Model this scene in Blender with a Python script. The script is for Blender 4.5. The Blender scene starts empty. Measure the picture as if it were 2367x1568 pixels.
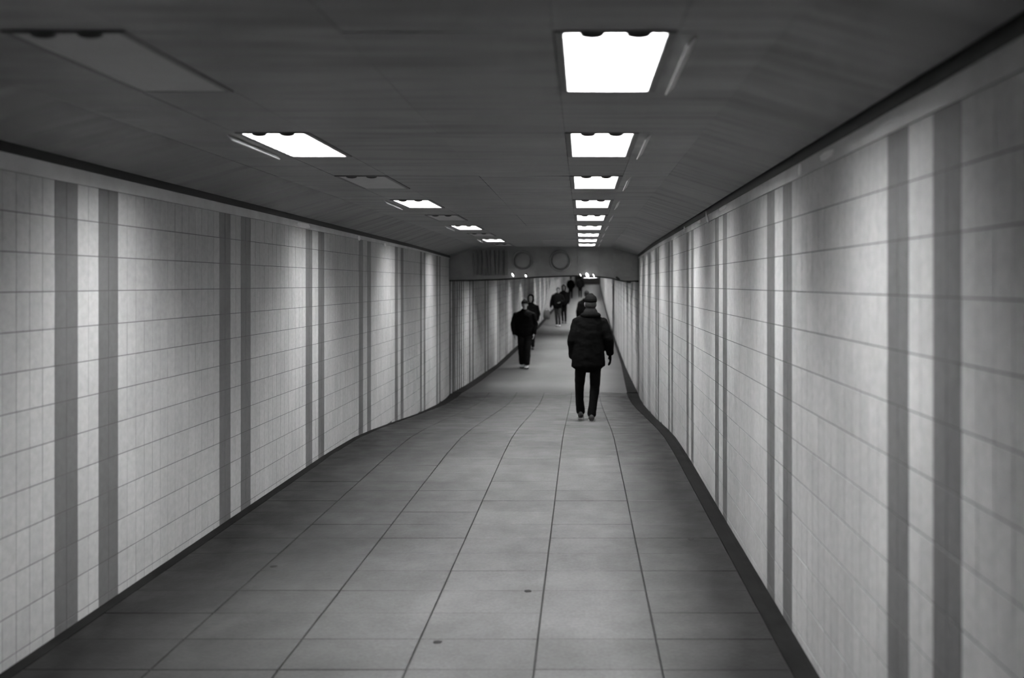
import bpy, bmesh, math, random
from mathutils import Vector, Matrix, noise

random.seed(7)
scene = bpy.context.scene
col = scene.collection
EYE = 1.70            # camera height above the near floor

# ------------------------------------------------------------------ camera
FPX = 1963.0          # focal length in pixels of the 2367 px wide frame
cam_d = bpy.data.cameras.new('camera')
cam = bpy.data.objects.new('camera', cam_d)
col.objects.link(cam)
cam.location = (0, 0, EYE)
cam.rotation_euler = (math.radians(90), 0, 0)
cam_d.sensor_width = 36.0
cam_d.lens = FPX * 36.0 / 2367.0
cam_d.shift_x = -161.5 / 2367.0
cam_d.shift_y = -129.0 / 2367.0
cam_d.clip_end = 400
cam_d.dof.use_dof = True
cam_d.dof.focus_distance = 7.5
cam_d.dof.aperture_fstop = 1.4
scene.camera = cam

# ------------------------------------------------------------------ world
world = bpy.data.worlds.new('world')
scene.world = world
world.use_nodes = True
world.node_tree.nodes['Background'].inputs[0].default_value = (0.0, 0.0, 0.0, 1)
world.node_tree.nodes['Background'].inputs[1].default_value = 0.0

scene.view_settings.view_transform = 'Standard'
scene.view_settings.look = 'None'
scene.view_settings.gamma = 1.0
scene.view_settings.use_curve_mapping = False
scene.view_settings.exposure = 0.0
LAMP = 119.0           # radiance of a lit ceiling lamp diffuser

# ------------------------------------------------------------------ materials
def grey(v): return (v, v, v, 1)

def base_mat(name, v, rough=0.6, spec=0.3):
    m = bpy.data.materials.new(name); m.use_nodes = True
    b = m.node_tree.nodes['Principled BSDF']
    b.inputs['Base Color'].default_value = grey(v)
    b.inputs['Roughness'].default_value = rough
    b.inputs['Specular IOR Level'].default_value = spec
    return m, m.node_tree, b

def nd(nt, t, **kw):
    n = nt.nodes.new(t)
    for k, v in kw.items(): setattr(n, k, v)
    return n

def math_node(nt, op, a, b=None, clamp=False):
    n = nt.nodes.new('ShaderNodeMath'); n.operation = op; n.use_clamp = clamp
    for i, x in enumerate((a, b)):
        if x is None: continue
        if hasattr(x, 'is_output'): nt.links.new(x, n.inputs[i])
        else: n.inputs[i].default_value = x
    return n.outputs[0]

def noise_out(nt, scale, detail=3, stretch=None, rough=0.55):
    g = nd(nt, 'ShaderNodeNewGeometry')
    src = g.outputs['Position']
    if stretch:
        mp = nd(nt, 'ShaderNodeVectorMath', operation='MULTIPLY')
        nt.links.new(src, mp.inputs[0]); mp.inputs[1].default_value = stretch
        src = mp.outputs[0]
    n = nd(nt, 'ShaderNodeTexNoise')
    n.inputs['Scale'].default_value = scale
    n.inputs['Detail'].default_value = detail
    n.inputs['Roughness'].default_value = rough
    nt.links.new(src, n.inputs['Vector'])
    return n.outputs['Fac']

def remap(nt, x, a, b, c, d):
    n = nd(nt, 'ShaderNodeMapRange'); n.clamp = True
    nt.links.new(x, n.inputs[0])
    for i, v in enumerate((a, b, c, d)): n.inputs[i + 1].default_value = v
    return n.outputs[0]

def piece_random(nt):
    oi = nd(nt, 'ShaderNodeObjectInfo'); g = nd(nt, 'ShaderNodeNewGeometry')
    return math_node(nt, 'FRACT', math_node(nt, 'ADD', oi.outputs['Random'], g.outputs['Random Per Island']))

def set_value(nt, b, v):
    c = nd(nt, 'ShaderNodeCombineColor')
    for i in range(3): nt.links.new(v, c.inputs[i])
    nt.links.new(c.outputs[0], b.inputs['Base Color'])

def bump(nt, b, h, strength, dist):
    n = nd(nt, 'ShaderNodeBump'); n.inputs['Strength'].default_value = strength
    n.inputs['Distance'].default_value = dist
    nt.links.new(h, n.inputs['Height']); nt.links.new(n.outputs[0], b.inputs['Normal'])

def tile_mat(name, v, rough):
    m, nt, b = base_mat(name, v, rough, 0.45)
    r = remap(nt, piece_random(nt), 0, 1, 0.94, 1.05)
    dirt = remap(nt, noise_out(nt, 1.1, 5, (1, 1, .55)), 0.3, 0.7, 0.80, 1.10)
    spk = remap(nt, noise_out(nt, 26, 4), 0.3, 0.75, 1.06, 0.86)
    x = math_node(nt, 'MULTIPLY', math_node(nt, 'MULTIPLY', r, dirt), math_node(nt, 'MULTIPLY', spk, v))
    set_value(nt, b, x)
    nt.links.new(remap(nt, noise_out(nt, 3, 3), .3, .7, rough - .08, rough + .12), b.inputs['Roughness'])
    bump(nt, b, noise_out(nt, 14, 2), .12, .01)
    return m

def plain_mat(name, v, rough=0.6, spec=0.3, var=0.1, scale=8):
    m, nt, b = base_mat(name, v, rough, spec)
    x = math_node(nt, 'MULTIPLY', remap(nt, noise_out(nt, scale, 4), 0.3, 0.7, 1 - var, 1 + var), v)
    set_value(nt, b, x)
    return m

M = {}
M['tile_light'] = tile_mat('glazed_tile_light', 0.42, 0.5)
M['tile_dark'] = tile_mat('glazed_tile_dark', 0.112, 0.5)
M['grout'] = plain_mat('grout', 0.10, 0.9, 0.1, 0.2, 6)
M['plaster'] = plain_mat('painted_plaster', 0.56, 0.8, 0.15, 0.12, 5)
M['dark_part_or_shade'] = plain_mat('dark_metal_or_shade', 0.018, 0.6, 0.25)  # dark metal parts; also shade painted as strips at ceiling and lintel
M['peel'] = plain_mat('bare_white_patch', 0.95, 0.7, 0.3, 0.02, 20)
M['steel'] = plain_mat('painted_beam', 0.3, 0.6, 0.25, 0.15, 4)
M['steel_light'] = plain_mat('painted_beam_plate', 0.3, 0.55, 0.25, 0.12, 5)
M['steel_dark'] = plain_mat('beam_dark_slat', 0.16, 0.6, 0.25, 0.15, 6)
M['joint_dark'] = plain_mat('floor_joint', 0.04, 0.95, 0.05, 0.2, 12)
M['gum'] = plain_mat('dark_spot', 0.03, 0.8, 0.1)
M['end'] = plain_mat('end_wall', 0.10, 0.8, 0.1, 0.1, 1)

# floor slabs: worn concrete, grime gathered along both walls
def slab_mat():
    m, nt, b = base_mat('paving_slab', 0.3, 0.5, 0.22)
    g = nd(nt, 'ShaderNodeNewGeometry')
    sx = nd(nt, 'ShaderNodeSeparateXYZ'); nt.links.new(g.outputs['Position'], sx.inputs[0])
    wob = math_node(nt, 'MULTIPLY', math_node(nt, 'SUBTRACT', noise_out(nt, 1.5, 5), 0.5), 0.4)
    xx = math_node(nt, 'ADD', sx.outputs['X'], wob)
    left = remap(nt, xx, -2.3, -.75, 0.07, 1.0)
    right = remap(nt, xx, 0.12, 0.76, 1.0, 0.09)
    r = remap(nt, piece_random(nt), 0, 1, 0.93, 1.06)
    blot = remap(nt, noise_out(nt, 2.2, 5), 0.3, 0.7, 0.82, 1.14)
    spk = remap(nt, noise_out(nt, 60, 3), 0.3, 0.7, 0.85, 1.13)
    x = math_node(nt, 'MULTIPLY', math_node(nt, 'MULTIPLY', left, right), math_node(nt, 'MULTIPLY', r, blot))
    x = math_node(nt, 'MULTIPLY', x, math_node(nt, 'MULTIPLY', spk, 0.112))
    set_value(nt, b, x)
    nt.links.new(remap(nt, noise_out(nt, 4, 3), .3, .7, .42, .6), b.inputs['Roughness'])
    bump(nt, b, noise_out(nt, 45, 3), .15, .01)
    return m
M['slab'] = slab_mat()
def ramp_mat():
    m, nt, b = base_mat('ramp_paving', 0.4, 0.5, 0.22)
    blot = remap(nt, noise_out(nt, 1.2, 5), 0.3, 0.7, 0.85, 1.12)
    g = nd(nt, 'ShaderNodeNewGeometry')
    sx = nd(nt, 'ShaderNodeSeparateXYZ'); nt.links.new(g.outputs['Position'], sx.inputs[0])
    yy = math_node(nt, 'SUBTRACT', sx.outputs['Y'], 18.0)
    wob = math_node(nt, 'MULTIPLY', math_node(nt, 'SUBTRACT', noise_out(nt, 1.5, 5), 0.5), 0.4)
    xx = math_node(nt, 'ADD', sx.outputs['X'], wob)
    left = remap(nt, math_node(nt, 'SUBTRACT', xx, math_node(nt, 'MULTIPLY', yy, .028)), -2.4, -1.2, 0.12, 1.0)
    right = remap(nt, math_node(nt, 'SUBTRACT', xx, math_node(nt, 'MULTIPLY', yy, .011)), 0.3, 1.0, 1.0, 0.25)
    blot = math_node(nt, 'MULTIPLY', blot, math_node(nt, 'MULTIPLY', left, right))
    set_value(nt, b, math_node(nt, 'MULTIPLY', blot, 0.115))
    return m
M['ramp'] = ramp_mat()
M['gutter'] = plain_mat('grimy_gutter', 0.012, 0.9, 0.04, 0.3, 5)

# ceiling sheets: satin painted metal, a little wavy across
def ceil_mat():
    m, nt, b = base_mat('ceiling_sheet', 0.3, 0.45, 0.4)
    r = remap(nt, piece_random(nt), 0, 1, 0.93, 1.06)
    blot = remap(nt, noise_out(nt, 1.0, 4), 0.3, 0.7, 0.88, 1.1)
    set_value(nt, b, math_node(nt, 'MULTIPLY', math_node(nt, 'MULTIPLY', r, blot), 0.23))
    bump(nt, b, noise_out(nt, 1.0, 2, (0.45, 2.6, 1)), .9, .12)
    return m
M['ceiling'] = ceil_mat()
M['lamp_frame'] = plain_mat('lamp_frame', 0.14, 0.5, 0.35, 0.05)
M['pale_streak'] = plain_mat('pale_streak', 0.85, 0.4, 0.4, 0.03)
M['lamp_off'] = plain_mat('lamp_unlit_cover', 0.48, 0.5, 0.3, 0.05)
M['housing'] = plain_mat('lamp_housing', 0.5, 0.5, 0.3, 0.03)
M['louver'] = plain_mat('lamp_louver', 0.45, 0.5, 0.3, 0.03)
M['latch'] = plain_mat('lamp_latch', 0.10, 0.6, 0.3)
def emit_mat(name, s):
    m = bpy.data.materials.new(name); m.use_nodes = True
    nt = m.node_tree
    nt.nodes.remove(nt.nodes['Principled BSDF'])
    e = nd(nt, 'ShaderNodeEmission')
    e.inputs[0].default_value = (1, 1, 1, 1); e.inputs[1].default_value = s
    nt.links.new(e.outputs[0], nt.nodes['Material Output'].inputs[0])
    return m
M['lamp_on'] = emit_mat('lamp_lit_cover', LAMP)
M['bulb'] = emit_mat('small_bulb', 3.0)
M['skin'] = plain_mat('skin', 0.27, 0.55, 0.35, 0.06, 30)
M['coat_black'] = plain_mat('black_coat_cloth', 0.0045, 0.95, 0.03, 0.2, 14)
M['coat_dark'] = plain_mat('dark_coat_cloth', 0.008, 0.95, 0.03, 0.2, 14)
M['trouser_black'] = plain_mat('black_trouser_cloth', 0.006, 0.95, 0.03, 0.2, 14)
M['trouser_dark'] = plain_mat('dark_trouser_cloth', 0.007, 0.95, 0.03, 0.2, 14)
M['trouser_grey'] = plain_mat('grey_trouser_cloth', 0.03, 0.9, 0.1, 0.2, 14)
M['hat'] = plain_mat('knit_hat', 0.006, 0.95, 0.02, 0.2, 40)
M['hair_grey'] = plain_mat('grey_hair', 0.03, 0.9, 0.05, 0.25, 60)
M['hair_dark'] = plain_mat('dark_hair', 0.008, 0.8, 0.08, 0.2, 60)
M['scarf'] = plain_mat('dark_grey_scarf', 0.014, 0.95, 0.03, 0.2, 40)
M['shoe_dark'] = plain_mat('dark_shoe', 0.02, 0.6, 0.3)
M['shoe_light'] = plain_mat('pale_shoe', 0.42, 0.6, 0.3)
M['sole_light'] = plain_mat('pale_sole', 0.38, 0.7, 0.2)
M['sole_dark'] = plain_mat('dark_sole', 0.03, 0.7, 0.2)
M['eye'] = plain_mat('eye', 0.02, 0.3, 0.5)
M['lip'] = plain_mat('lip', 0.16, 0.5, 0.3)
M['bag'] = plain_mat('grey_bag', 0.10, 0.7, 0.2, 0.2, 10)
M['rim_white'] = plain_mat('white_arc_mat', 0.8, 0.6, 0.2)

# ------------------------------------------------------------------ helpers
def link_mesh(name, me, mat, parent=None, smooth=False):
    if mat is not None and not me.materials: me.materials.append(mat)
    o = bpy.data.objects.new(name, me)
    col.objects.link(o)
    if parent is not None: o.parent = parent
    if smooth:
        for p in me.polygons: p.use_smooth = True
    return o

def from_bm(name, bm, mat, parent=None, smooth=False):
    me = bpy.data.meshes.new(name); bm.normal_update(); bm.to_mesh(me); bm.free()
    return link_mesh(name, me, mat, parent, smooth)

def from_py(name, verts, faces, mat, parent=None):
    me = bpy.data.meshes.new(name); me.from_pydata(verts, [], faces); me.update()
    return link_mesh(name, me, mat, parent)

def tag(o, label=None, cat=None, group=None, kind=None):
    if label: o['label'] = label
    if cat: o['category'] = cat
    if group: o['group'] = group
    if kind: o['kind'] = kind
    return o

def empty(name, loc):
    o = bpy.data.objects.new(name, None); col.objects.link(o)
    o.location = loc; o.empty_display_size = .1
    return o

def bx(bm, x0, x1, y0, y1, z0, z1):
    vs = [bm.verts.new((x, y, z)) for x in (x0, x1) for y in (y0, y1) for z in (z0, z1)]
    for f in ((0, 1, 3, 2), (4, 6, 7, 5), (0, 4, 5, 1), (2, 3, 7, 6), (0, 2, 6, 4), (1, 5, 7, 3)):
        bm.faces.new([vs[i] for i in f])
    return vs

def box(name, x0, x1, y0, y1, z0, z1, mat, parent=None, bev=0.0):
    bm = bmesh.new(); bx(bm, x0, x1, y0, y1, z0, z1)
    if bev: bmesh.ops.bevel(bm, geom=bm.edges[:], offset=bev, segments=2, affect='EDGES', profile=.6)
    bmesh.ops.recalc_face_normals(bm, faces=bm.faces[:])
    return from_bm(name, bm, mat, parent)

def strip_solid(name, rows, mat, parent=None):
    """rows: list of equal-length closed cross-section loops along the passage"""
    verts, faces = [], []
    n = len(rows[0])
    for r in rows: verts += r
    for i in range(len(rows) - 1):
        for j in range(n):
            a = i * n + j; b = i * n + (j + 1) % n
            faces.append((a, b, b + n, a + n))
    faces.append(tuple(range(n - 1, -1, -1)))
    faces.append(tuple((len(rows) - 1) * n + j for j in range(n)))
    bm = bmesh.new()
    me = bpy.data.meshes.new(name); me.from_pydata(verts, [], faces)
    bm.from_mesh(me); bmesh.ops.recalc_face_normals(bm, faces=bm.faces[:]); bm.to_mesh(me); bm.free()
    return link_mesh(name, me, mat, parent)

def poly(table, d):
    if d <= table[0][0]: return table[0][1]
    for (a, va), (b, vb) in zip(table, table[1:]):
        if d <= b: return va + (vb - va) * (d - a) / (b - a)
    return table[-1][1]

# ------------------------------------------------------------------ the passage in plan and section
END = 112.0
LINTEL = 17.2
FLOOR = [(-7, -1.70), (3, -1.70), (8.4, -1.685), (9.4, -1.705), (10.3, -1.765), (11.5, -1.865), (13.7, -2.055),
         (15.4, -2.19), (16.6, -2.245), (18, -2.245), (20, -2.21), (END + 1, -2.66 + .0224 * (END + 1))]
def floor_z(d): return EYE + poly(FLOOR, d)
LEFT = [(-7, -2.54), (13, -2.54), (17.2, -2.68), (18.5, -2.55), (22.5, -2.26), (29, -2.07), (36, -1.93), (50, -1.74), (85, -1.3), (END + 1, -.9)]
RIGHT = [(-7, 1.03), (6, 1.03), (12, 1.055), (17.2, 1.15), (22, 1.13), (32, 1.20), (50, 1.45), (85, 1.98), (END + 1, 2.45)]
def xl(d): return poly(LEFT, d)
def xr(d): return poly(RIGHT, d)
def edge_l(d): return EYE + .595 - .005 * d
def edge_r(d): return EYE + .580 - .003 * d
CEIL = EYE + .73
RAMP_H = 2.45
TILE_TOP = EYE + .50
TW, TH = .093, .18
PITCH = 1.86
SAMPLES_NEAR = [-6 + i for i in range(0, 23)]

def curve_samples(a, b, step):
    n = max(1, int(math.ceil((b - a) / step)))
    return [a + (b - a) * i / n for i in range(n + 1)]

# ------------------------------------------------------------------ floor
ys = curve_samples(-6, 17.406, .4)
fl = strip_solid('floor', [[(xl(y) - .1, y, floor_z(y) - .25), (xr(y) + .1, y, floor_z(y) - .25),
                            (xr(y) + .1, y, floor_z(y) - .014), (xl(y) - .1, y, floor_z(y) - .014)] for y in ys], M['joint_dark'])
tag(fl, 'grey paved floor of the near passage with long joints', kind='structure')
SL, SWD, X0, D0 = .318, .562, -.21, 3.73
def slab_mesh(w, l):
    bm = bmesh.new(); bx(bm, -w / 2, w / 2, -l / 2, l / 2, -.03, 0)
    top = [e for e in bm.edges if all(abs(v.co.z) < 1e-6 for v in e.verts)]
    bmesh.ops.bevel(bm, geom=top, offset=.002, segments=1, affect='EDGES')
    bmesh.ops.recalc_face_normals(bm, faces=bm.faces[:])
    me = bpy.data.meshes.new('slab'); bm.to_mesh(me); bm.free(); me.materials.append(M['slab'])
    return me
slab_me = slab_mesh(SWD - .008, SL - .004)
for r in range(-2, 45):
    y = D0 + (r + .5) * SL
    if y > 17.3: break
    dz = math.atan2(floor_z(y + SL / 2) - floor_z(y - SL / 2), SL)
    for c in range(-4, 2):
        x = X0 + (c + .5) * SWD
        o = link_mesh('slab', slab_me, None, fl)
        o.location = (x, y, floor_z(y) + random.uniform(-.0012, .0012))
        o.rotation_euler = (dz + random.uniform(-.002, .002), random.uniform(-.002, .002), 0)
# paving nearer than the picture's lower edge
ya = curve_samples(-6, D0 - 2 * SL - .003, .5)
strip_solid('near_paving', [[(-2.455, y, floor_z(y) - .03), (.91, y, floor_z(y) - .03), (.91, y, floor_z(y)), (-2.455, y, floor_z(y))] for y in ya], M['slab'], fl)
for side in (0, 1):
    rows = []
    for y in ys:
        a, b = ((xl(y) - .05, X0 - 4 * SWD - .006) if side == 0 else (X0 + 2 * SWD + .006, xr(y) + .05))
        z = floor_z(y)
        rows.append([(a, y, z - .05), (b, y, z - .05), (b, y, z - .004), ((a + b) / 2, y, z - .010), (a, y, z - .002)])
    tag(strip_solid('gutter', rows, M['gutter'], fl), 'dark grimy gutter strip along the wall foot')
for (px, py) in ((1012, 1485), (1220, 1367), (632, 1310), (1597, 1247)):
    d = 6.0
    for _ in range(20): d = -FPX * (floor_z(d) - EYE) / (py - 655)
    bm = bmesh.new()
    bmesh.ops.create_icosphere(bm, subdivisions=2, radius=1)
    for v in bm.verts:
        k = 1 + .25 * noise.noise(v.co * 2 + Vector((px, 0, 0)))
        v.co = Vector((v.co.x * .022 * k, v.co.y * .02 * k, v.co.z * .003))
    o = from_bm('gum_spot', bm, M['gum'], fl, True)
    o.location = ((px - 1345) * d / FPX, d, floor_z(d) + .001)

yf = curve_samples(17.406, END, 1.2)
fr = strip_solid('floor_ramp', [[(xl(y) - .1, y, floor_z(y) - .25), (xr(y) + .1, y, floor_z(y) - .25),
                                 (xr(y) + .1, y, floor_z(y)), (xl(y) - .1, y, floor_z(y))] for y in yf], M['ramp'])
tag(fr, 'pale floor of the far ramp beyond the lintel', kind='structure')
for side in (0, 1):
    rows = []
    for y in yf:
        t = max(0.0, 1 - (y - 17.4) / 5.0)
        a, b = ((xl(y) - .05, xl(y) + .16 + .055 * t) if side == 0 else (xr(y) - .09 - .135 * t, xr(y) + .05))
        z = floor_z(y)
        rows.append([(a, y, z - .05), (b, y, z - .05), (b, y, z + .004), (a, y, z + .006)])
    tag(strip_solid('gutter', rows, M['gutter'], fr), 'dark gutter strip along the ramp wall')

# ------------------------------------------------------------------ walls
def wall_shell(name, xf, sgn, ys, top, label):
    w = strip_solid(name, [[(xf(y) + sgn * .0013, y, floor_z(y) - .3), (xf(y) + sgn * .2, y, floor_z(y) - .3),
                            (xf(y) + sgn * .2, y, top(y)), (xf(y) + sgn * .0013, y, top(y))] for y in ys], M['grout'])
    return tag(w, label, kind='structure')

def tile_single():
    """unit tile facing +X, its front at x = 0"""
    bm = bmesh.new(); w, h = TW - .002, TH - .0042
    bx(bm, -.012, 0, -w / 2, w / 2, -h / 2, h / 2)
    e = [e for e in bm.edges if all(abs(v.co.x) < 1e-6 for v in e.verts)]
    bmesh.ops.bevel(bm, geom=e, offset=.0008, segments=1, affect='EDGES')
    bmesh.ops.recalc_face_normals(bm, faces=bm.faces[:])
    me = bpy.data.meshes.new('tile'); bm.to_mesh(me); bm.free()
    return me
tile_l = tile_single(); tile_l.materials.append(M['tile_light'])
tile_d = tile_single(); tile_d.materials.append(M['tile_dark'])

def is_dark(k): return (k % 20) in (0, 1, 4, 5)

def build_tiles(parent, xf, sgn, start, ymin, ymax, single_max):
    cells = []
    k0 = int(math.floor((ymin - start) / TW))
    k = k0
    while start + (k + 1) * TW <= ymax:
        y = start + (k + .5) * TW
        if y - TW / 2 >= ymin:
            r = 0
            while TILE_TOP - r * TH > floor_z(y) + .012:
                z = TILE_TOP - (r + .5) * TH
                x = xf(y)
                px = 1345 + FPX * x / y; py = 655 - FPX * (z - EYE) / y
                w = FPX * abs(x) * TW / y ** 2; h = FPX * TH / y
                vis = (-10 < px < 2377) and (-10 < py < 1578)
                cells.append((w * h if vis else 0, k, y, z, x))
                r += 1
        k += 1
    cells.sort(key=lambda c: -c[0])
    rest = {True: ([], []), False: ([], [])}
    for i, (a, k, y, z, x) in enumerate(cells):
        dx = random.uniform(-.0004, .0004); dark = is_dark(k)
        if i < single_max and a > 0:
            o = link_mesh('tile', tile_d if dark else tile_l, None, parent)
            o.location = (x - sgn * .0 + dx, y, z)
            o.rotation_euler = (0, random.uniform(-.003, .003), (math.pi if sgn > 0 else 0) + random.uniform(-.005, .005))
        else:
            V, F = rest[dark]
            add_tile(V, F, x + dx, sgn, y, z, TW - .002, TH - .0042, .012, 0)
    for dark in (False, True):
        V, F = rest[dark]
        o = from_py('tile_field', V, F, M['tile_dark' if dark else 'tile_light'], parent)
        tag(o, 'remaining dark stripe tiles' if dark else 'remaining pale wall tiles', kind='stuff')

def add_tile(V, F, x, sgn, y, z, w, h, t, slope):
    i = len(V)
    for dy, dz in ((-1, -1), (1, -1), (1, 1), (-1, 1)):
        V.append((x, y + dy * w / 2, z + dz * h / 2 + slope * dy * w / 2))
    for dy, dz in ((-1, -1), (1, -1), (1, 1), (-1, 1)):
        V.append((x + sgn * t, y + dy * w / 2, z + dz * h / 2 + slope * dy * w / 2))
    fs = [(0, 3, 2, 1), (0, 1, 5, 4), (1, 2, 6, 5), (2, 3, 7, 6), (3, 0, 4, 7)]
    for f in fs:
        f = tuple(i + q for q in f)
        F.append(f if sgn > 0 else f[::-1])

near_ys = curve_samples(-6, 17.2, .5)
wl = wall_shell('wall_left', xl, -1, near_ys, lambda y: CEIL + .1, 'left tiled wall with paired dark vertical stripes')
wr = wall_shell('wall_right', xr, 1, near_ys, lambda y: CEIL + .1, 'right tiled wall with paired dark vertical stripes')
build_tiles(wl, xl, -1, 4.093 - PITCH * 3, 1.0, 17.18, 300)
build_tiles(wr, xr, 1, 2.305 - PITCH * 2, 0.6, 17.18, 300)

# plaster band above the tiles and dark strips painted as the shadow gap at the ceiling edge
def band(name, xf, sgn, lo, hi, th, mat, label):
    rows = []
    for y in near_ys:
        x = xf(y)
        rows.append([(x + sgn * .01, y, lo(y)), (x - sgn * th, y, lo(y)), (x - sgn * th, y, hi(y)), (x + sgn * .01, y, hi(y))])
    return tag(strip_solid(name, rows, mat), label, kind='structure')
band('trim_1', xl, -1, lambda y: TILE_TOP, edge_l, .006, M['plaster'], 'pale plaster band above the left wall tiles')
band('trim_2', xr, 1, lambda y: TILE_TOP, edge_r, .006, M['plaster'], 'pale plaster band above the right wall tiles')
band('trim_3', xl, -1, edge_l, lambda y: edge_l(y) + .07, .010, M['dark_part_or_shade'], 'dark strip painted as the shadow gap where the ceiling meets the left wall')
band('trim_4', xr, 1, edge_r, lambda y: edge_r(y) + .07, .010, M['dark_part_or_shade'], 'dark strip painted as the shadow gap where the ceiling meets the right wall')

# bare white patches on the plaster bands
def scrap(px, py, w, h, rot, right, label, seed):
    x = xr(4) if right else xl(4)
    for _ in range(4):
        d = FPX * x / (px - 1345); x = (xr if right else xl)(d)
    sgn = 1 if right else -1
    z = EYE + (655 - py) * d / FPX
    n = 14; pts = []
    for i in range(n):
        a = 2 * math.pi * i / n
        k = 1 + .38 * noise.noise(Vector((math.cos(a) * 1.7, math.sin(a) * 1.7, seed * 3.1)))
        u = (abs(math.cos(a)) ** .7) * math.copysign(1, math.cos(a)) * w / 2 * k
        v = (abs(math.sin(a)) ** .7) * math.copysign(1, math.sin(a)) * h / 2 * k
        pts.append((u * math.cos(rot) - v * math.sin(rot), u * math.sin(rot) + v * math.cos(rot)))
    bm = bmesh.new()
    f = bm.faces.new([bm.verts.new((-sgn * .006, u, v)) for u, v in pts])
    r = bmesh.ops.extrude_face_region(bm, geom=[f])
    for v in r['geom']:
        if isinstance(v, bmesh.types.BMVert): v.co.x = -sgn * .012
    bmesh.ops.recalc_face_normals(bm, faces=bm.faces[:])
    o = from_bm('peeled_patch', bm, M['peel'])
    o.location = (x, d, z)
    tag(o, label, 'peeled patch', 'bare white patches along the wall tops')
scrap(1916, 358, .19, .030, .0, True, 'longest bright white peeled patch at the top of the right wall', 1)
scrap(1853, 393, .050, .042, .9, True, 'short slanted white patch just beyond the longest one, right wall top', 2)
scrap(1674, 481, .28, .026, .0, True, 'flat white peeled patch at the middle of the right wall top', 3)
scrap(1637, 503, .17, .055, .5, True, 'ragged white triangular peeled patch on the right wall top', 4)
scrap(1619, 513, .20, .026, .0, True, 'narrow white smear next to the ragged patch, right wall top', 5)
scrap(1584, 530, .10, .045, .0, True, 'farthest small white patch on the right wall top', 6)
scrap(698, 521, .36, .036, .0, False, 'largest white peeled patch on the left wall top', 7)
scrap(828, 551, .10, .05, .0, False, 'small white patch on the left wall top, second from the camera', 8)
scrap(888, 566, .10, .04, .0, False, 'tiny farthest white patch on the left wall top', 9)

# walls of the ramp beyond the lintel
far_ys = curve_samples(17.2, END + .5, 1.0)
wfl = wall_shell('wall_ramp_left', xl, -1, far_ys, lambda y: floor_z(y) + RAMP_H + .15, 'left wall of the far ramp, tiled with dark stripes')
wfr = wall_shell('wall_ramp_right', xr, 1, far_ys, lambda y: floor_z(y) + RAMP_H + .15, 'right wall of the far ramp, tiled with dark stripes')
def far_tiles(parent, xf, sgn, start):
    rest = {True: ([], []), False: ([], [])}
    k = int((17.25 - start) / (2 * TW)) + 1
    while start + (k + 1) * 2 * TW < END:
        y = start + (k + .5) * 2 * TW
        slope = (floor_z(y + .1) - floor_z(y - .1)) / .2
        dark = (k % 10) in (0, 2)
        V, F = rest[dark]
        step = TH if y < 45 else TH * 2
        z = floor_z(y) + RAMP_H - step / 2
        while z + step / 2 > floor_z(y) + .01:
            add_tile(V, F, xf(y) + random.uniform(-.0003, .0003), sgn, y, z, 2 * TW - .005, step - .007, .012, slope)
            z -= step
        k += 1
    for dark in (False, True):
        V, F = rest[dark]
        o = from_py('tile_field', V, F, M['tile_dark' if dark else 'tile_light'], parent)
        tag(o, 'dark stripe tiles of the ramp' if dark else 'pale tiles of the ramp', kind='stuff')
far_tiles(wfl, xl, -1, 4.093)
far_tiles(wfr, xr, 1, 2.305)
tag(box('expansion_joint', xr(32.6) - .012, xr(32.6) + .02, 32.45, 32.75, floor_z(32.6), floor_z(32.6) + RAMP_H, M['dark_part_or_shade'], wfr), 'dark vertical joint in the ramp wall')
tag(box('wall_end', xl(END) - .3, xr(END) + .3, END, END + .3, floor_z(END) - .2, floor_z(END) + RAMP_H + .3, M['end']), 'dark wall closing the far end of the ramp', kind='structure')
cr = strip_solid('ceiling_ramp', [[(xl(y) - .1, y, floor_z(y) + RAMP_H), (xr(y) + .1, y, floor_z(y) + RAMP_H),
                                   (xr(y) + .1, y, floor_z(y) + RAMP_H + .2), (xl(y) - .1, y, floor_z(y) + RAMP_H + .2)] for y in curve_samples(17.65, END, 1.5)], M['ceiling'])
tag(cr, 'ceiling of the far ramp behind the lintel', kind='structure')

# ------------------------------------------------------------------ ceiling of the near passage
LY0, LSTEP, LLEN = 2.47, 1.655, .74
LR = (-.053, .249)      # right lamp row in x
LL = (-1.652, -1.35)   # left lamp row in x
ce = tag(box('ceiling', -2.7, 1.3, -6, 17.5, CEIL + .095, CEIL + .25, M['ceiling']), 'low grey sheet ceiling with two rows of lamps', kind='structure')
def ceil_panel(x0, x1, y0, y1, z0=CEIL, z1=CEIL):
    g = .0008
    bm = bmesh.new()
    t = .018
    j = [random.uniform(-.0015, .0015) for _ in range(4)]
    c = [(x0 + g, y0 + g, z0), (x1 - g, y0 + g, z1), (x1 - g, y1 - g, z1), (x0 + g, y1 - g, z0)]
    lo = [bm.verts.new((p[0], p[1], p[2] + q)) for p, q in zip(c, j)]
    up = [bm.verts.new((p[0], p[1], p[2] + t)) for p in c]
    bm.faces.new(lo[::-1]); bm.faces.new(up)
    for i in range(4): bm.faces.new((lo[i], lo[(i + 1) % 4], up[(i + 1) % 4], up[i]))
    bmesh.ops.recalc_face_normals(bm, faces=bm.faces[:])
    return from_bm('panel', bm, M['ceiling'], ce)
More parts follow.
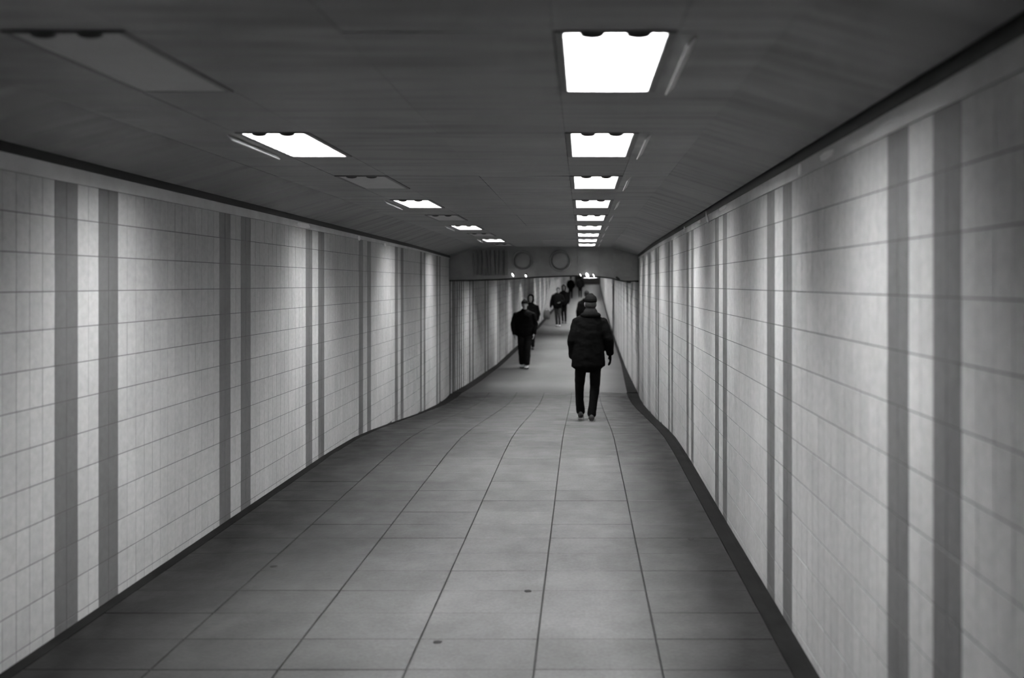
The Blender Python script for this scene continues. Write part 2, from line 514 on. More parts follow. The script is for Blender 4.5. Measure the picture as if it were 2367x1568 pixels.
def chamfer_panel(side, y0, y1):
    g = .0008
    bm = bmesh.new(); vs = []
    for y in (y0 + g, y1 - g):
        if side == 'l': a, za, b, zb = -2.08, CEIL, xl(y) + .03, edge_l(y) + .042
        else: a, za, b, zb = .585, CEIL, xr(y) - .03, edge_r(y) + .042
        q = random.uniform(-.0015, .0015)
        vs.append([(a, y, za + q), (b, y, zb), (b, y, zb + .018), (a, y, za + .018)])
    v = [[bm.verts.new(p) for p in r] for r in vs]
    bm.faces.new(v[0]); bm.faces.new(v[1][::-1])
    for i in range(4): bm.faces.new((v[0][i], v[1][i], v[1][(i + 1) % 4], v[0][(i + 1) % 4]))
    bmesh.ops.recalc_face_normals(bm, faces=bm.faces[:])
    return from_bm('panel', bm, M['ceiling'], ce)
for k in range(-5, 9):
    y0 = LY0 + k * LSTEP; y1 = y0 + LSTEP
    if k == 8: y1 = LINTEL + .02
    for a, b in ((-2.08, -1.682), (-1.320, -.70), (-.70, -.083), (.279, .585)):
        ceil_panel(a, b, y0, y1)
    if k < 8:
        ceil_panel(-1.682, -1.320, y0 + LLEN + .02, y1 - .02)
        ceil_panel(-.083, .279, y0 + LLEN + .02, y1 - .02)
    chamfer_panel('l', y0, y1); chamfer_panel('r', y0, y1)

# ------------------------------------------------------------------ lamps
def lamp_parts(on):
    """meshes of a ceiling lamp; origin at its near edge, centred in x, at ceiling level"""
    w = .30; L = LLEN
    out = []
    def done(name, bm, mat):
        bmesh.ops.recalc_face_normals(bm, faces=bm.faces[:])
        me = bpy.data.meshes.new(name); bm.to_mesh(me); bm.free(); me.materials.append(M[mat]); out.append((name, me))
    # cover: glowing sheet above the louver, or a flush sheet where the lamp is off
    bm = bmesh.new()
    z0 = .050 if on else -.004
    bx(bm, -w / 2 + .002, w / 2 - .002, .006, L - .006, z0, z0 + .008)
    done('diffuser', bm, 'lamp_on' if on else 'lamp_off')
    # housing tray with frame flange
    bm = bmesh.new(); f = .029
    bx(bm, -w / 2 - .006, -w / 2, -.004, L + .004, -.004, .080)
    bx(bm, w / 2, w / 2 + .006, -.004, L + .004, -.004, .080)
    bx(bm, -w / 2, w / 2, -.004, .002, -.004, .080)
    bx(bm, -w / 2, w / 2, L - .002, L + .004, -.004, .080)
    bx(bm, -w / 2, w / 2, .002, L - .002, .074, .080)
    done('housing', bm, 'housing')
    bm = bmesh.new()
    bx(bm, -w / 2 - f, -w / 2 - .007, -.015, L + .015, -.005, .004)
    bx(bm, w / 2 + .007, w / 2 + f, -.015, L + .015, -.005, .004)
    bx(bm, -w / 2 - .007, w / 2 + .007, -.015, -.005, -.005, .004)
    bx(bm, -w / 2 - .007, w / 2 + .007, L + .005, L + .015, -.005, .004)
    done('frame', bm, 'lamp_frame')
    if on:
        # cross blades that keep the light from running along the passage
        bm = bmesh.new(); nb = 12
        for i in range(1, nb):
            y = L * i / nb
            vs = [(y - .0035, .047), (y + .0035, .047), (y + .001, -.008), (y - .001, -.008)]
            a = [bm.verts.new((-w / 2 + .001, p[0], p[1])) for p in vs]; b = [bm.verts.new((w / 2 - .001, p[0], p[1])) for p in vs]
            bm.faces.new(a); bm.faces.new(b[::-1])
            for j in range(4): bm.faces.new((a[j], b[j], b[(j + 1) % 4], a[(j + 1) % 4]))
        done('louver', bm, 'louver')
    # two rounded latches at the near end
    for sx in (-1, 1):
        bm = bmesh.new(); n = 10
        ring = []
        for yy in (-.002, .010):
            r = [(sx * .068 + .036 * math.cos(math.pi * i / n), yy, -.004 - .012 * math.sin(math.pi * i / n)) for i in range(n + 1)]
            ring.append([bm.verts.new(p) for p in r])
        bm.faces.new(ring[0]); bm.faces.new(ring[1][::-1])
        for i in range(n): bm.faces.new((ring[0][i], ring[1][i], ring[1][i + 1], ring[0][i + 1]))
        bm.faces.new((ring[0][n], ring[1][n], ring[1][0], ring[0][0]))
        done('latch', bm, 'latch')
    return out
parts_on, parts_off = lamp_parts(True), lamp_parts(False)
def strip_mesh(sgn):  # pale strip added to give the bright streak beside a lit lamp
    bm = bmesh.new()
    x0 = .30 / 2 + .062
    vs = [(x0, -.026), (x0 + .004, -.028), (x0 + .034, .002), (x0 + .028, .002)]
    a = [bm.verts.new((sgn * x, .04, z)) for x, z in vs]; b = [bm.verts.new((sgn * x, LLEN - .04, z)) for x, z in vs]
    bm.faces.new(a); bm.faces.new(b[::-1])
    for i in range(4): bm.faces.new((a[i], b[i], b[(i + 1) % 4], a[(i + 1) % 4]))
    bmesh.ops.recalc_face_normals(bm, faces=bm.faces[:])
    me = bpy.data.meshes.new('streak_strip'); bm.to_mesh(me); bm.free(); me.materials.append(M['pale_streak'])
    return me
strip_me = {1: strip_mesh(1), -1: strip_mesh(-1)}
def lamp(xc, y, on, outer, label, group):
    r = empty('ceiling_lamp', (xc, y, CEIL))
    for n, me in (parts_on if on else parts_off):
        link_mesh(n, me, None, r)
    if on: link_mesh('streak_strip', strip_me[outer], None, r)
    tag(r, label, 'lamp', group)
    return r
ORD = ['nearest', 'second', 'third', 'fourth', 'fifth', 'sixth', 'seventh', 'eighth', 'ninth']
for k in range(-4, 9):
    y = LY0 + k * LSTEP
    rc = sum(LR) / 2; lc = sum(LL) / 2
    if k >= 0:
        lab = ('nearest and largest lit lamp of the unbroken right-hand ceiling row' if k == 0 else
               'farthest lit lamp of the right-hand ceiling row, just before the lintel' if k == 8 else
               '%s lit lamp from the camera in the unbroken right-hand ceiling row' % ORD[k])
        lamp(rc, y, True, 1, lab, 'right-hand row of ceiling lamps')
        on = k % 2 == 1
        if on:
            lab = ['nearest lit slanting lamp of the left-hand ceiling row', 'second lit lamp from the camera in the left-hand ceiling row',
                   'third lit lamp from the camera in the left-hand ceiling row', 'farthest lit lamp of the left-hand ceiling row, by the lintel'][k // 2]
        else:
            lab = ['large unlit grey lamp panel nearest the camera on the left', 'unlit grey lamp between the first and second lit left lamps',
                   'unlit grey lamp between the second and third lit left lamps', 'unlit grey lamp between the third and farthest lit left lamps',
                   'unlit grey lamp beyond the last lit left lamp, against the lintel'][k // 2]
        lamp(lc, y, on, -1, lab, 'left-hand row of ceiling lamps')
    else:
        if k == -1: lamp(rc, y, False, 1, 'unlit ceiling lamp right above the viewer', 'lamps above the viewer')
        else: lamp(rc, y, True, 1, 'lit ceiling lamp behind the viewer, right-hand row', 'lamps behind the viewer')
# lamps of the ramp, flush under its ceiling and hidden from here by the lintel
d = 18.4; i = 0
while d < END - 2:
    gap = 30.2 < d < 33.8
    if not gap:
        for side in (0, 1):
            if side == 0 and i % 2: continue
            x = xl(d) + 1.05 if side == 0 else xr(d) - .95
            r = empty('ceiling_lamp', (x, d, floor_z(d + .35) + RAMP_H - .095))
            for n, me in parts_on[:4]:
                link_mesh(n, me, None, r)
            tag(r, 'lit lamp on the ramp ceiling, hidden behind the lintel', 'lamp', 'lamps of the far ramp')
    d += LSTEP if d < 62 else 2 * LSTEP; i += 1

# ------------------------------------------------------------------ lintel
PX = FPX / LINTEL
def lp(px, py): return ((px - 1345) / PX, EYE + (655 - py) / PX)
prof = [lp(x, y) for x, y in ((1020, 649.5), (1100, 648.5), (1150, 647), (1200, 644), (1250, 641), (1300, 639), (1345, 638), (1390, 641),
                              (1415, 644), (1428, 648), (1445, 651), (1490, 650))]
outline = prof + [(prof[-1][0], CEIL + .1), (prof[0][0], CEIL + .1)]
bm = bmesh.new()
A = [bm.verts.new((x, LINTEL, z)) for x, z in outline]; B = [bm.verts.new((x, LINTEL + .45, z)) for x, z in outline]
bm.faces.new(A); bm.faces.new(B[::-1])
for i in range(len(A)): bm.faces.new((A[i], B[i], B[(i + 1) % len(A)], A[(i + 1) % len(A)]))
bmesh.ops.recalc_face_normals(bm, faces=bm.faces[:])
li = tag(from_bm('wall_lintel', bm, M['steel']), 'grey lintel beam with a slightly arched lower edge across the passage', kind='structure')
# dark strip painted as the shadow line under the beam's edge
rows = []
bm = bmesh.new(); prev = None
for x, z in prof:
    q = [bm.verts.new(p) for p in ((x, LINTEL - .03, z - .012), (x, LINTEL + .02, z - .012), (x, LINTEL + .02, z + .015), (x, LINTEL - .03, z + .015))]
    if prev:
        for i in range(4): bm.faces.new((prev[i], q[i], q[(i + 1) % 4], prev[(i + 1) % 4]))
    prev = q
bmesh.ops.recalc_face_normals(bm, faces=bm.faces[:])
tag(from_bm('shadow_line', bm, M['dark_part_or_shade'], li), 'thin dark strip painted as the shadow line along the lower edge')
def plate(name, px0, px1, py0, py1, th, mat):
    x0, z1 = lp(px0, py0); x1, z0 = lp(px1, py1)
    return box(name, x0, x1, LINTEL - th, LINTEL + .01, z0, z1, mat, li, .004)
plate('cover_plate', 1040, 1092, 592, 641, .012, M['steel'])
plate('cover_plate', 1335, 1384, 580, 634, .016, M['steel_light'])
plate('cover_plate', 1418, 1474, 586, 640, .02, M['steel_light'])
for a, b in ((1097, 1103), (1107, 1113), (1117, 1124), (1128, 1133), (1136, 1143), (1147, 1152), (1156, 1163), (1167, 1174)):
    plate('slat', a, b, 579, 636, .05, M['steel_dark'])
def disc(px, py, r):
    x, z = lp(px, py)
    def lathe(prof, n=36):
        bm = bmesh.new(); rg = []
        for (rr, yy) in prof:
            rg.append([bm.verts.new((rr * math.cos(2 * math.pi * i / n), yy, rr * math.sin(2 * math.pi * i / n))) for i in range(n)])
        for a, b in zip(rg, rg[1:]):
            for i in range(n): bm.faces.new((a[i], a[(i + 1) % n], b[(i + 1) % n], b[i]))
        bm.faces.new(rg[-1])
        bmesh.ops.recalc_face_normals(bm, faces=bm.faces[:])
        return bm
    c = from_bm('round_cover', lathe([(r * .80, 0), (r * .80, -.008), (r * .6, -.02), (.01, -.028)]), M['steel'], li, True)
    c.location = (x, LINTEL, z)
    g = from_bm('ring', lathe([(r * .84, 0), (r * .84, -.03), (r * .9, -.045), (r * .97, -.03), (r, 0)]), M['steel'], c)
    return c
disc(1208, 603, .215); disc(1295, 603, .225)
# small bulbs hanging at the lower edge
def bulb(px, py, w, h, label):
    x, z = lp(px, py)
    d = LINTEL - .07
    r = empty('bulkhead_lamp', (x, d, z))
    bm = bmesh.new(); bmesh.ops.create_icosphere(bm, subdivisions=3, radius=1)
    for v in bm.verts: v.co = Vector((v.co.x * w / 2, v.co.y * .03, v.co.z * h / 2))
    bmesh.ops.rotate(bm, verts=bm.verts[:], matrix=Matrix.Rotation(math.radians(28), 3, 'Y') @ Matrix.Identity(3))
    for v in bm.verts: pass
    from_bm('bulb', bm, M['bulb'], r, True).rotation_euler = (0, math.radians(-56), 0)
    bm = bmesh.new(); bx(bm, -.012, .012, .02, .075, -.012, .03)
    bx(bm, -.02, .02, .06, .07, -.02, .05)
    from_bm('bracket', bm, M['dark_part_or_shade'], r)
    tag(r, label, 'small lamp', 'small lamps at the lower edge of the lintel')
bulb(1186, 636, .035, .085, 'small slanted white lamp farthest left on the lintel edge')
bulb(1216, 638, .035, .06, 'tiny white lamp on the lintel right of the leftmost one')
bulb(1342, 636, .022, .06, 'small white lamp left of the brightest lintel lamp')
bulb(1357.5, 636.5, .06, .105, 'largest and brightest slanted lamp at the lintel edge')
bulb(1372, 637, .024, .07, 'small white lamp right of the brightest lintel lamp')
# two dark brackets under the right end
for px, py, rot in ((1428, 644, .7), (1453, 652, .15)):
    x, z = lp(px, py)
    bm = bmesh.new(); bx(bm, -.05, .05, -.05, .03, -.022, .022)
    bmesh.ops.bevel(bm, geom=bm.edges[:], offset=.01, segments=2, affect='EDGES')
    o = from_bm('conduit_clip', bm, M['dark_part_or_shade'], li); o.location = (x, LINTEL - .01, z); o.rotation_euler = (0, rot, 0)
    tag(o, 'small dark clip on the lintel edge')

# ------------------------------------------------------------------ people
def tube(bm, pts, radii, n=14, ref=(1, 0, 0)):
    pts = [Vector(p) for p in pts]; ref = Vector(ref)
    rad = [(r, r) if not isinstance(r, tuple) else r for r in radii]
    P, R = [], []
    t0 = (pts[0] - pts[1]).normalized(); t1 = (pts[-1] - pts[-2]).normalized()
    P.append(pts[0] + t0 * min(rad[0]) * .5); R.append((rad[0][0] * .55, rad[0][1] * .55))
    P += pts; R += rad
    P.append(pts[-1] + t1 * min(rad[-1]) * .5); R.append((rad[-1][0] * .55, rad[-1][1] * .55))
    rings = []
    for i, p in enumerate(P):
        a = P[max(0, i - 1)]; b = P[min(len(P) - 1, i + 1)]
        t = (b - a).normalized()
        u = ref - t * ref.dot(t)
        if u.length < .1: u = Vector((0, 1, 0)) - t * t.y
        u.normalize(); v = t.cross(u)
        rings.append([bm.verts.new(p + u * (R[i][0] * math.cos(2 * math.pi * j / n)) + v * (R[i][1] * math.sin(2 * math.pi * j / n))) for j in range(n)])
    for a, b in zip(rings, rings[1:]):
        for j in range(n): bm.faces.new((a[j], a[(j + 1) % n], b[(j + 1) % n], b[j]))
    bm.faces.new(rings[0][::-1]); bm.faces.new(rings[-1])

def ball(bm, c, r, sub=3, rot=None):
    m = Matrix.Translation(Vector(c)) @ (rot.to_4x4() if rot else Matrix.Identity(4)) @ Matrix.Diagonal((r[0], r[1], r[2], 1))
    bmesh.ops.create_icosphere(bm, subdivisions=sub, radius=1, matrix=m)

def fuse(name, bm, mat, parent, voxel, smooth=4, fold=0.0, seed=0, keep=None):
    bmesh.ops.recalc_face_normals(bm, faces=bm.faces[:])
    me = bpy.data.meshes.new(name); bm.to_mesh(me); bm.free()
    tmp = bpy.data.objects.new('tmp', me); col.objects.link(tmp)
    md = tmp.modifiers.new('r', 'REMESH'); md.mode = 'VOXEL'; md.voxel_size = voxel
    bpy.context.view_layer.update()
    ev = tmp.evaluated_get(bpy.context.evaluated_depsgraph_get())
    m2 = bpy.data.meshes.new_from_object(ev)
    bpy.data.objects.remove(tmp); bpy.data.meshes.remove(me)
    b2 = bmesh.new(); b2.from_mesh(m2)
    for _ in range(smooth): bmesh.ops.smooth_vert(b2, verts=b2.verts[:], factor=.5, use_axis_x=True, use_axis_y=True, use_axis_z=True)
    if fold:
        b2.normal_update()
        for v in b2.verts:
            c = v.co
            k = noise.noise(Vector((c.x * 9 + seed, c.y * 9, c.z * 14))) + .5 * noise.noise(Vector((c.x * 20, c.y * 20 + seed, c.z * 32)))
            v.co = c + v.normal * k * fold
    b2.to_mesh(m2); b2.free()
    m2.name = name; m2.materials.clear()
    return link_mesh(name, m2, mat, parent, True)

def hand(bm, wrist, down, side, f, curl=.5, g=0.0):
    """palm and five separate fingers, `down` the direction of the forearm, side = +1/-1 in x, f = facing"""
    w = Vector(wrist); dn = Vector(down).normalized()
    fw = Vector((0, f, 0)); fw = (fw - dn * fw.dot(dn)).normalized()
    inn = Vector((-side, 0, 0)); inn = (inn - dn * inn.dot(dn) - fw * inn.dot(fw)).normalized()
    tube(bm, [w - dn * .03, w + dn * .02, w + dn * .06, w + dn * .088], [(.022 + g, .024 + g), (.018 + g, .032 + g), (.017 + g, .041 + g), (.014 + g, .039 + g)], 10, inn)
    for i, L in enumerate((.070, .080, .075, .058)):
        b = w + dn * .085 + fw * (.030 - .020 * i)
        p1 = b + dn * L * .45 + inn * L * .10 * curl
        p2 = p1 + dn * L * .32 + inn * L * .28 * curl
        p3 = p2 + dn * L * .16 + inn * L * .28 * curl
        tube(bm, [b - dn * .015, p1, p2, p3], [.0095 + g, .009 + g, .0085 + g, .0075 + g], 8, inn)
    b = w + dn * .03 + fw * .030
    tube(bm, [b, b + dn * .028 + fw * .022 + inn * .01, b + dn * .058 + fw * .026 + inn * .02], [.012 + g, .0105 + g, .0085 + g], 8, inn)

def person(X, Y, H, f, label, P, group=None):
    s = H / 1.75
    root = empty('person', (X, Y, floor_z(Y)))
    root.scale = (s, s, s)
    vx = P.get('voxel', .012)
    hx, hy, hz = P.get('head', (0, .02 * f, 0)); hy = hy
    # ---- body
    bm = bmesh.new()
    ball(bm, (hx, hy - f * .005, 1.652 + hz), (.074, .094, .096))
    ball(bm, (hx, hy + f * .028, 1.585 + hz), (.056, .066, .072))
    ball(bm, (hx, hy + f * .075, 1.655 + hz), (.05, .018, .012))                       # brow
    tube(bm, [(hx, hy + f * .082, 1.648 + hz), (hx, hy + f * .102, 1.612 + hz), (hx, hy + f * .098, 1.606 + hz)], [.009, .015, .013], 8)
    ball(bm, (hx, hy + f * .088, 1.567 + hz), (.022, .012, .012))                       # lips
    ball(bm, (hx, hy + f * .078, 1.53 + hz), (.024, .02, .018))                         # chin
    for sx in (-1, 1): ball(bm, (hx + sx * .077, hy - f * .01, 1.625 + hz), (.012, .022, .034))
    cx = P['rings'][0][1]
    tube(bm, [(cx, -f * .01, 1.36), (hx * .7 + cx * .3, f * .0, 1.46), (hx, hy - f * .01, 1.58 + hz)], [.062, .054, .056])
    tube(bm, [(cx, 0, 1.42), (cx, 0, 1.3), (P['rings'][-1][1], 0, 1.05), (P['rings'][-1][1], 0, .92)],
         [(.13, .075), (.16, .095), (.13, .085), (.15, .095)], 16)
    for sd, a in ((-1, P['armL']), (1, P['armR'])):
        sh, el, wr_ = [Vector(q) for q in a]
        tube(bm, [sh, sh.lerp(el, .5), el, el.lerp(wr_, .5), wr_], [.048, .042, .036, .032, .024])
        if P.get('hands', True): hand(bm, wr_, wr_ - el, sd, f, P.get('curl', .6))
    for lg in (P['legL'], P['legR']):
        tube(bm, [(p[0], p[1], p[2]) for p in lg] , [max(.035, min(.06, p[3] * .7)) for p in lg])
    body = fuse('body', bm, M['skin'], root, P.get('bvoxel', vx * .62), 2)
    for sx in (-1, 1):
        bm = bmesh.new(); ball(bm, (hx + sx * .029, hy + f * .080, 1.635 + hz), (.012, .008, .007), 2)
        from_bm('eye', bm, M['eye'], body, True)
    bm = bmesh.new(); ball(bm, (hx, hy + f * .098, 1.568 + hz), (.022, .006, .005), 2)
    from_bm('mouth', bm, M['lip'], body, True)
    if P.get('gloves'):
        for sd, a in ((-1, P['armL']), (1, P['armR'])):
            bm = bmesh.new(); hand(bm, a[2], Vector(a[2]) - Vector(a[1]), sd, f, P.get('curl', .6), .0035)
            fuse('glove', bm, M['coat_black'], root, .005, 1)
    # ---- jacket
    bm = bmesh.new()
    tube(bm, [(r[1], r[3], r[0]) for r in P['rings']], [(r[2], r[4]) for r in P['rings']], 24)
    for a, R in ((P['armL'], P['slL']), (P['armR'], P['slR'])):
        sh, el, wr_ = [Vector(q) for q in a]
        end = el.lerp(wr_, .97)
        tube(bm, [sh, sh.lerp(el, .5), el, el.lerp(wr_, .5), end], R, 16)
    for e in P.get('jacket_extra', []): e(bm)
    jk = fuse('jacket', bm, M[P.get('jacket', 'coat_black')], root, vx, 3, P.get('fold', .008), X * 7 + Y)
    # ---- trousers
    bm = bmesh.new()
    c0 = P['rings'][-1][1]
    tube(bm, [(c0, 0, 1.0), (c0, 0, .90), (c0, 0, .80)], [(.15, .10), (.165, .115), (.15, .105)], 20)
    for lg in (P['legL'], P['legR']):
        tube(bm, [(p[0], p[1], p[2]) for p in lg], [(p[3], p[3] * (1.05 if p[2] > .3 else 1.15)) for p in lg], 16)
    fuse('trousers', bm, M[P.get('trousers', 'trouser_black')], root, vx, 2, P.get('fold', .008) * .7, Y)
    # ---- shoes
    for (fx, fy, fz, pitch) in P['feet']:
        e = bmesh.new()
        L = .285; rings = []
        prof = [(-.085, .030, .075, .045), (-.07, .038, .105, .05), (-.03, .041, .105, .052), (.03, .042, .082, .043),
                (.09, .046, .062, .033), (.14, .044, .052, .027), (.175, .033, .044, .023), (.192, .016, .036, .02)]
        n = 14
        for (yy, w, top, mid) in prof:
            rg = []
            for j in range(n):
                a = 2 * math.pi * j / n
                z = .012 + (top - .012) * (.5 + .5 * math.sin(a)); x = w * math.cos(a) * (1 if math.sin(a) < .3 else .86)
                rg.append(e.verts.new((x, f * yy, z)))
            rings.append(rg)
        for a, b in zip(rings, rings[1:]):
            for j in range(n): e.faces.new((a[j], a[(j + 1) % n], b[(j + 1) % n], b[j]))
        e.faces.new(rings[0]); e.faces.new(rings[-1][::-1])
        bmesh.ops.recalc_face_normals(e, faces=e.faces[:])
        sh = from_bm('shoe', e, M[P.get('shoe', 'shoe_dark')], root, True)
        sh.location = (fx, fy, fz); sh.rotation_euler = (pitch, 0, 0)
        e = bmesh.new(); A = []; Bq = []
        outl = [(w + .004, yy) for (yy, w, _, _) in prof]
        loop = [(w, f * yy) for w, yy in outl] + [(-w, f * yy) for w, yy in outl[::-1]]
        for x, y in loop:
            A.append(e.verts.new((x, y, 0))); Bq.append(e.verts.new((x, y, .026)))
        e.faces.new(A[::-1]); e.faces.new(Bq)
        for j in range(len(A)): e.faces.new((A[j], A[(j + 1) % len(A)], Bq[(j + 1) % len(A)], Bq[j]))
        bmesh.ops.recalc_face_normals(e, faces=e.faces[:])
        from_bm('sole', e, M[P.get('sole', 'sole_light')], sh)
    # ---- things on the head
    for name, mk, mat in P.get('headwear', []):
        bm = bmesh.new(); mk(bm, hx, hy, hz, f)
        fuse(name, bm, M[mat], root, vx * .7, 3, .003, Y)
    tag(root, label, 'person', group)
    return root

def beanie(bm, hx, hy, hz, f):
    tube(bm, [(hx, hy - f * .012, 1.665 + hz), (hx, hy - f * .012, 1.70 + hz), (hx, hy - f * .01, 1.735 + hz), (hx, hy - f * .008, 1.757 + hz)],
         [(.088, .108), (.088, .106), (.075, .09), (.045, .055)], 24)
def short_hair(bm, hx, hy, hz, f):
    ball(bm, (hx, hy - f * .018, 1.675 + hz), (.083, .098, .092))
    ball(bm, (hx, hy - f * .045, 1.61 + hz), (.078, .06, .07))
def back_hair(bm, hx, hy, hz, f):
    ball(bm, (hx, hy - f * .042, 1.625 + hz), (.081, .07, .085))
def scarf(bm, hx, hy, hz, f):
    tube(bm, [(hx, hy - f * .025, 1.485 + hz), (hx, hy - f * .02, 1.52 + hz), (hx, hy - f * .015, 1.55 + hz)], [(.105, .105), (.098, .1), (.085, .09)], 20)
def hood_up(bm, hx, hy, hz, f):
    ball(bm, (hx, hy - f * .035, 1.665 + hz), (.108, .105, .118))
    ball(bm, (hx, hy - f * .045, 1.57 + hz), (.105, .085, .11))
    for k in range(9):
        a = math.radians(-50 + k * 35)
        ball(bm, (hx + .088 * math.cos(a), hy + f * .035, 1.635 + hz + .115 * math.sin(a)), (.03, .04, .03), 2)
def hood_down(bm, hx, hy, hz, f):
    ball(bm, (hx, hy - f * .10, 1.475 + hz), (.145, .075, .06))
def long_hair(bm, hx, hy, hz, f):
    short_hair(bm, hx, hy, hz, f)
    tube(bm, [(hx, hy - f * .05, 1.62 + hz), (hx, hy - f * .065, 1.5 + hz), (hx, hy - f * .07, 1.40 + hz)], [(.085, .05), (.09, .045), (.07, .035)], 16)

# --- the man walking away, nearest the camera
man = dict(gloves=True, voxel=.010, bvoxel=.0062, head=(.048, .03, 0), fold=.007,
    rings=[(1.485, .038, .115, -.01, .10), (1.44, .036, .185, -.01, .12), (1.38, .03, .205, -.01, .135), (1.22, .02, .215, -.01, .15),
           (1.05, .012, .222, -.01, .155), (.90, .014, .232, -.01, .16), (.765, .017, .238, -.01, .165)],
    armL=((-.135, 0, 1.395), (-.207, -.03, 1.12), (-.196, .045, .885)), armR=((.205, 0, 1.395), (.303, -.03, 1.13), (.318, .03, .925)),
    slL=[.075, .074, .072, .066, .060], slR=[.075, .074, .070, .062, .056],
    legL=[(-.075, 0, .88, .098), (-.09, .03, .71, .085), (-.106, .10, .477, .066), (-.108, .16, .27, .060), (-.092, .20, .13, .064), (-.09, .20, .085, .062)],
    legR=[(.10, 0, .88, .098), (.113, .0, .71, .082), (.107, .0, .477, .071), (.083, -.04, .27, .060), (.064, -.07, .13, .062), (.062, -.07, .085, .060)],
    feet=[(-.092, .19, .004, .0), (.060, -.08, .004, .0)],
    headwear=[('knit_cap', beanie, 'hat'), ('hair', back_hair, 'hair_grey'), ('scarf', scarf, 'scarf'), ('hood', hood_down, 'coat_black')])
person(.072, 11.5, 1.70, 1, 'man in dark cap, black parka and dark trousers walking away, nearest the camera', man)

# --- the man walking towards the camera on the left
left_man = dict(voxel=.012, bvoxel=.0068, head=(0.005, -.02, -.01), fold=.010,
    rings=[(1.475, 0, .10, 0, .095), (1.43, 0, .20, 0, .125), (1.36, 0, .235, 0, .15), (1.2, 0, .25, 0, .165), (1.0, 0, .245, 0, .165), (.84, 0, .225, 0, .155)],
    armL=((-.20, 0, 1.38), (-.285, .02, 1.12), (-.25, -.04, .86)), armR=((.20, 0, 1.38), (.275, .02, 1.12), (.25, -.07, .88)),
    slL=[.085, .084, .08, .07, .058], slR=[.085, .084, .08, .07, .058],
    legL=[(-.08, 0, .86, .105), (-.075, -.02, .66, .10), (-.065, -.05, .45, .092), (-.06, -.02, .25, .085), (-.055, .0, .12, .082)],
    legR=[(.08, 0, .86, .105), (.085, -.05, .66, .10), (.08, -.14, .45, .092), (.075, -.16, .25, .085), (.07, -.17, .12, .082)],
    feet=[(-.055, .02, .004, .0), (.072, -.15, .004, .0)], shoe='shoe_light', sole='sole_dark', trousers='trouser_dark',
    headwear=[('knit_cap', lambda b, x, y, z, f: beanie(b, x, y, z - .005, f), 'hat'), ('hair', back_hair, 'hair_dark')])
person(-1.475, 21.8, 1.75, -1, 'person in puffy black jacket, wide dark trousers and pale shoes walking towards us', left_man)

# --- hooded one behind him
hooded = dict(voxel=.013, bvoxel=.0085, head=(0, -.02, 0), fold=.008,
    rings=[(1.475, 0, .10, 0, .09), (1.43, 0, .18, 0, .12), (1.36, 0, .205, 0, .14), (1.15, 0, .205, 0, .145), (.95, 0, .21, 0, .15), (.72, 0, .215, 0, .15)],
    armL=((-.18, 0, 1.38), (-.24, .03, 1.12), (-.23, -.05, .88)), armR=((.18, 0, 1.38), (.255, .03, 1.12), (.21, -.09, .92)),
    slL=[.072, .07, .066, .06, .052], slR=[.072, .07, .066, .06, .052],
    legL=[(-.08, 0, .86, .095), (-.075, .02, .66, .085), (-.07, .02, .45, .07), (-.06, .08, .25, .06), (-.06, .12, .1, .056)],
    legR=[(.08, 0, .86, .095), (.085, -.04, .66, .085), (.085, -.12, .45, .07), (.08, -.14, .25, .06), (.075, -.14, .1, .056)],
    feet=[(-.06, .12, .004, .0), (.075, -.13, .004, .0)], sole='sole_dark',
    headwear=[('hood', hood_up, 'coat_black')])
person(-1.60, 26.6, 1.70, -1, 'hooded person in a long black coat half hidden behind the puffy jacket', hooded)

# --- one ahead of the man, mostly hidden by him
ahead = dict(hooded); ahead.update(headwear=[('hair', short_hair, 'hair_dark'), ('hood', hood_down, 'coat_black')])
ahead['head'] = (0.03, .02, 0)
ahead.update(armL=((-.18, 0, 1.38), (-.25, -.03, 1.12), (-.24, .05, .88)), armR=((.18, 0, 1.38), (.25, -.03, 1.12), (.24, .05, .88)),
    legL=[(-.08, 0, .86, .095), (-.075, .04, .66, .085), (-.07, .1, .45, .07), (-.06, .13, .25, .06), (-.06, .15, .1, .056)],
    legR=[(.08, 0, .86, .095), (.085, .0, .66, .085), (.085, .0, .45, .07), (.08, -.06, .25, .06), (.075, -.1, .1, .056)],
    feet=[(-.06, .15, .004, 0), (.075, -.1, .004, 0)])
person(.13, 27.5, 1.80, 1, 'person mostly hidden behind the nearest man, dark head above his cap', ahead)

# --- two in the middle distance
mid1 = dict(voxel=.015, bvoxel=.0095, head=(.03, -.02, -.02), fold=.008,
    rings=[(1.475, 0, .10, 0, .09), (1.43, 0, .18, 0, .12), (1.36, 0, .215, 0, .14), (1.15, 0, .22, 0, .145), (.98, 0, .21, 0, .15), (.84, 0, .19, 0, .14)],
    armL=((-.18, 0, 1.38), (-.27, .03, 1.12), (-.30, -.02, .86)), armR=((.18, 0, 1.38), (.27, .0, 1.14), (.12, -.17, 1.08)),
    slL=[.078, .075, .07, .062, .052], slR=[.078, .075, .07, .062, .052],
    legL=[(-.07, 0, .86, .088), (-.06, .02, .66, .078), (-.05, .02, .45, .06), (-.04, .08, .25, .05), (-.03, .12, .1, .046)],
    legR=[(.08, 0, .86, .09), (.085, -.04, .66, .08), (.09, -.12, .45, .062), (.10, -.14, .25, .052), (.10, -.14, .1, .048)],
    feet=[(-.03, .12, .004, 0), (.10, -.13, .004, 0)], sole='sole_dark', shoe='shoe_light',
    trousers='trouser_grey', headwear=[('hair', short_hair, 'hair_dark')])
person(-1.04, 36.2, 1.68, -1, 'person in dark jacket and slim trousers carrying a grey bag, walking towards us', mid1)
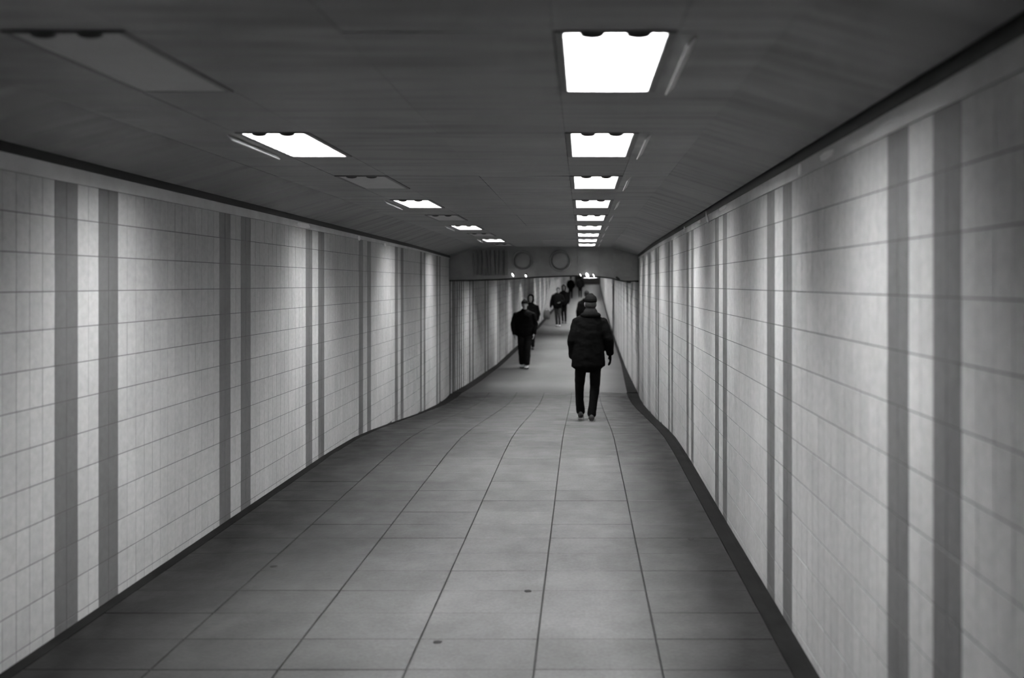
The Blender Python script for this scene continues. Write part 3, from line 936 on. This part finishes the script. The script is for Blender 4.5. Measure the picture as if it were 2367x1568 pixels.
mid2 = dict(mid1); mid2.update(trousers='trouser_dark', shoe='shoe_dark', jacket='coat_dark', head=(.02, -.02, 0),
    armL=((-.18, 0, 1.38), (-.24, .03, 1.12), (-.23, -.05, .88)), armR=((.18, 0, 1.38), (.25, .03, 1.12), (.22, -.08, .9)),
    headwear=[('hair', long_hair, 'hair_dark')])
def rim(bm, hx, hy, hz, f):  # white arc along one side of the head
    pts = [(hx + .125 * math.cos(a), hy - f * .02, 1.64 + hz + .14 * math.sin(a)) for a in [math.radians(q) for q in range(-15, 86, 12)]]
    tube(bm, pts, [.014] * len(pts), 8, (0, 1, 0))
mid2['headwear'] = [('hood', hood_up, 'coat_dark'), ('white_arc', rim, 'rim_white')]
person(-.83, 38.2, 1.72, -1, 'dark hooded person with a bright rim by the head, behind the bag carrier', mid2)

# the bag carried by the first of them
bx0 = (-1.04 - .30 * .96 - .17, 36.2 - .02, floor_z(36.2))
bag = empty('carrier_bag', bx0)
bm = bmesh.new(); tube(bm, [(0, 0, .34), (0, 0, .45), (0, 0, .60), (0, 0, .69)], [(.13, .06), (.15, .075), (.135, .06), (.11, .035)], 16)
from_bm('bag_body', bm, M['bag'], bag, True)
for sy in (-.02, .02):
    bm = bmesh.new(); pts = [(.08 * math.cos(a), sy, .68 + .10 * math.sin(a)) for a in [math.pi * i / 10 for i in range(11)]]
    tube(bm, pts, [.008] * 11, 8, (0, 1, 0)); from_bm('handle', bm, M['bag'], bag, True)
tag(bag, 'grey bag hanging from the hand of a walker in mid distance', 'bag')

# --- two far away
far1 = dict(voxel=.02, bvoxel=.012, head=(0, .02, 0), fold=.006, hands=True,
    rings=[(1.475, 0, .10, 0, .09), (1.43, 0, .19, 0, .12), (1.36, 0, .225, 0, .14), (1.15, 0, .235, 0, .145), (.95, 0, .235, 0, .15), (.80, 0, .22, 0, .14)],
    armL=((-.18, 0, 1.38), (-.27, -.03, 1.12), (-.27, .05, .88)), armR=((.18, 0, 1.38), (.27, -.03, 1.12), (.27, .05, .88)),
    slL=[.08, .08, .075, .068, .055], slR=[.08, .08, .075, .068, .055],
    legL=[(-.085, 0, .86, .09), (-.085, .04, .66, .08), (-.085, .1, .45, .066), (-.085, .13, .25, .058), (-.085, .15, .1, .052)],
    legR=[(.085, 0, .86, .09), (.085, .0, .66, .08), (.085, .0, .45, .066), (.085, -.06, .25, .058), (.085, -.1, .1, .052)],
    feet=[(-.085, .15, .004, 0), (.085, -.1, .004, 0)], sole='sole_dark', headwear=[('hair', short_hair, 'hair_dark')])
person(-.87, 66.0, 1.70, 1, 'left one of the two dark figures farthest up the ramp', far1, 'two farthest walkers')
far2 = dict(far1); far2['headwear'] = [('hood', hood_up, 'coat_black')]
person(-.13, 67.6, 1.72, 1, 'right one of the two dark figures farthest up the ramp', far2, 'two farthest walkers')
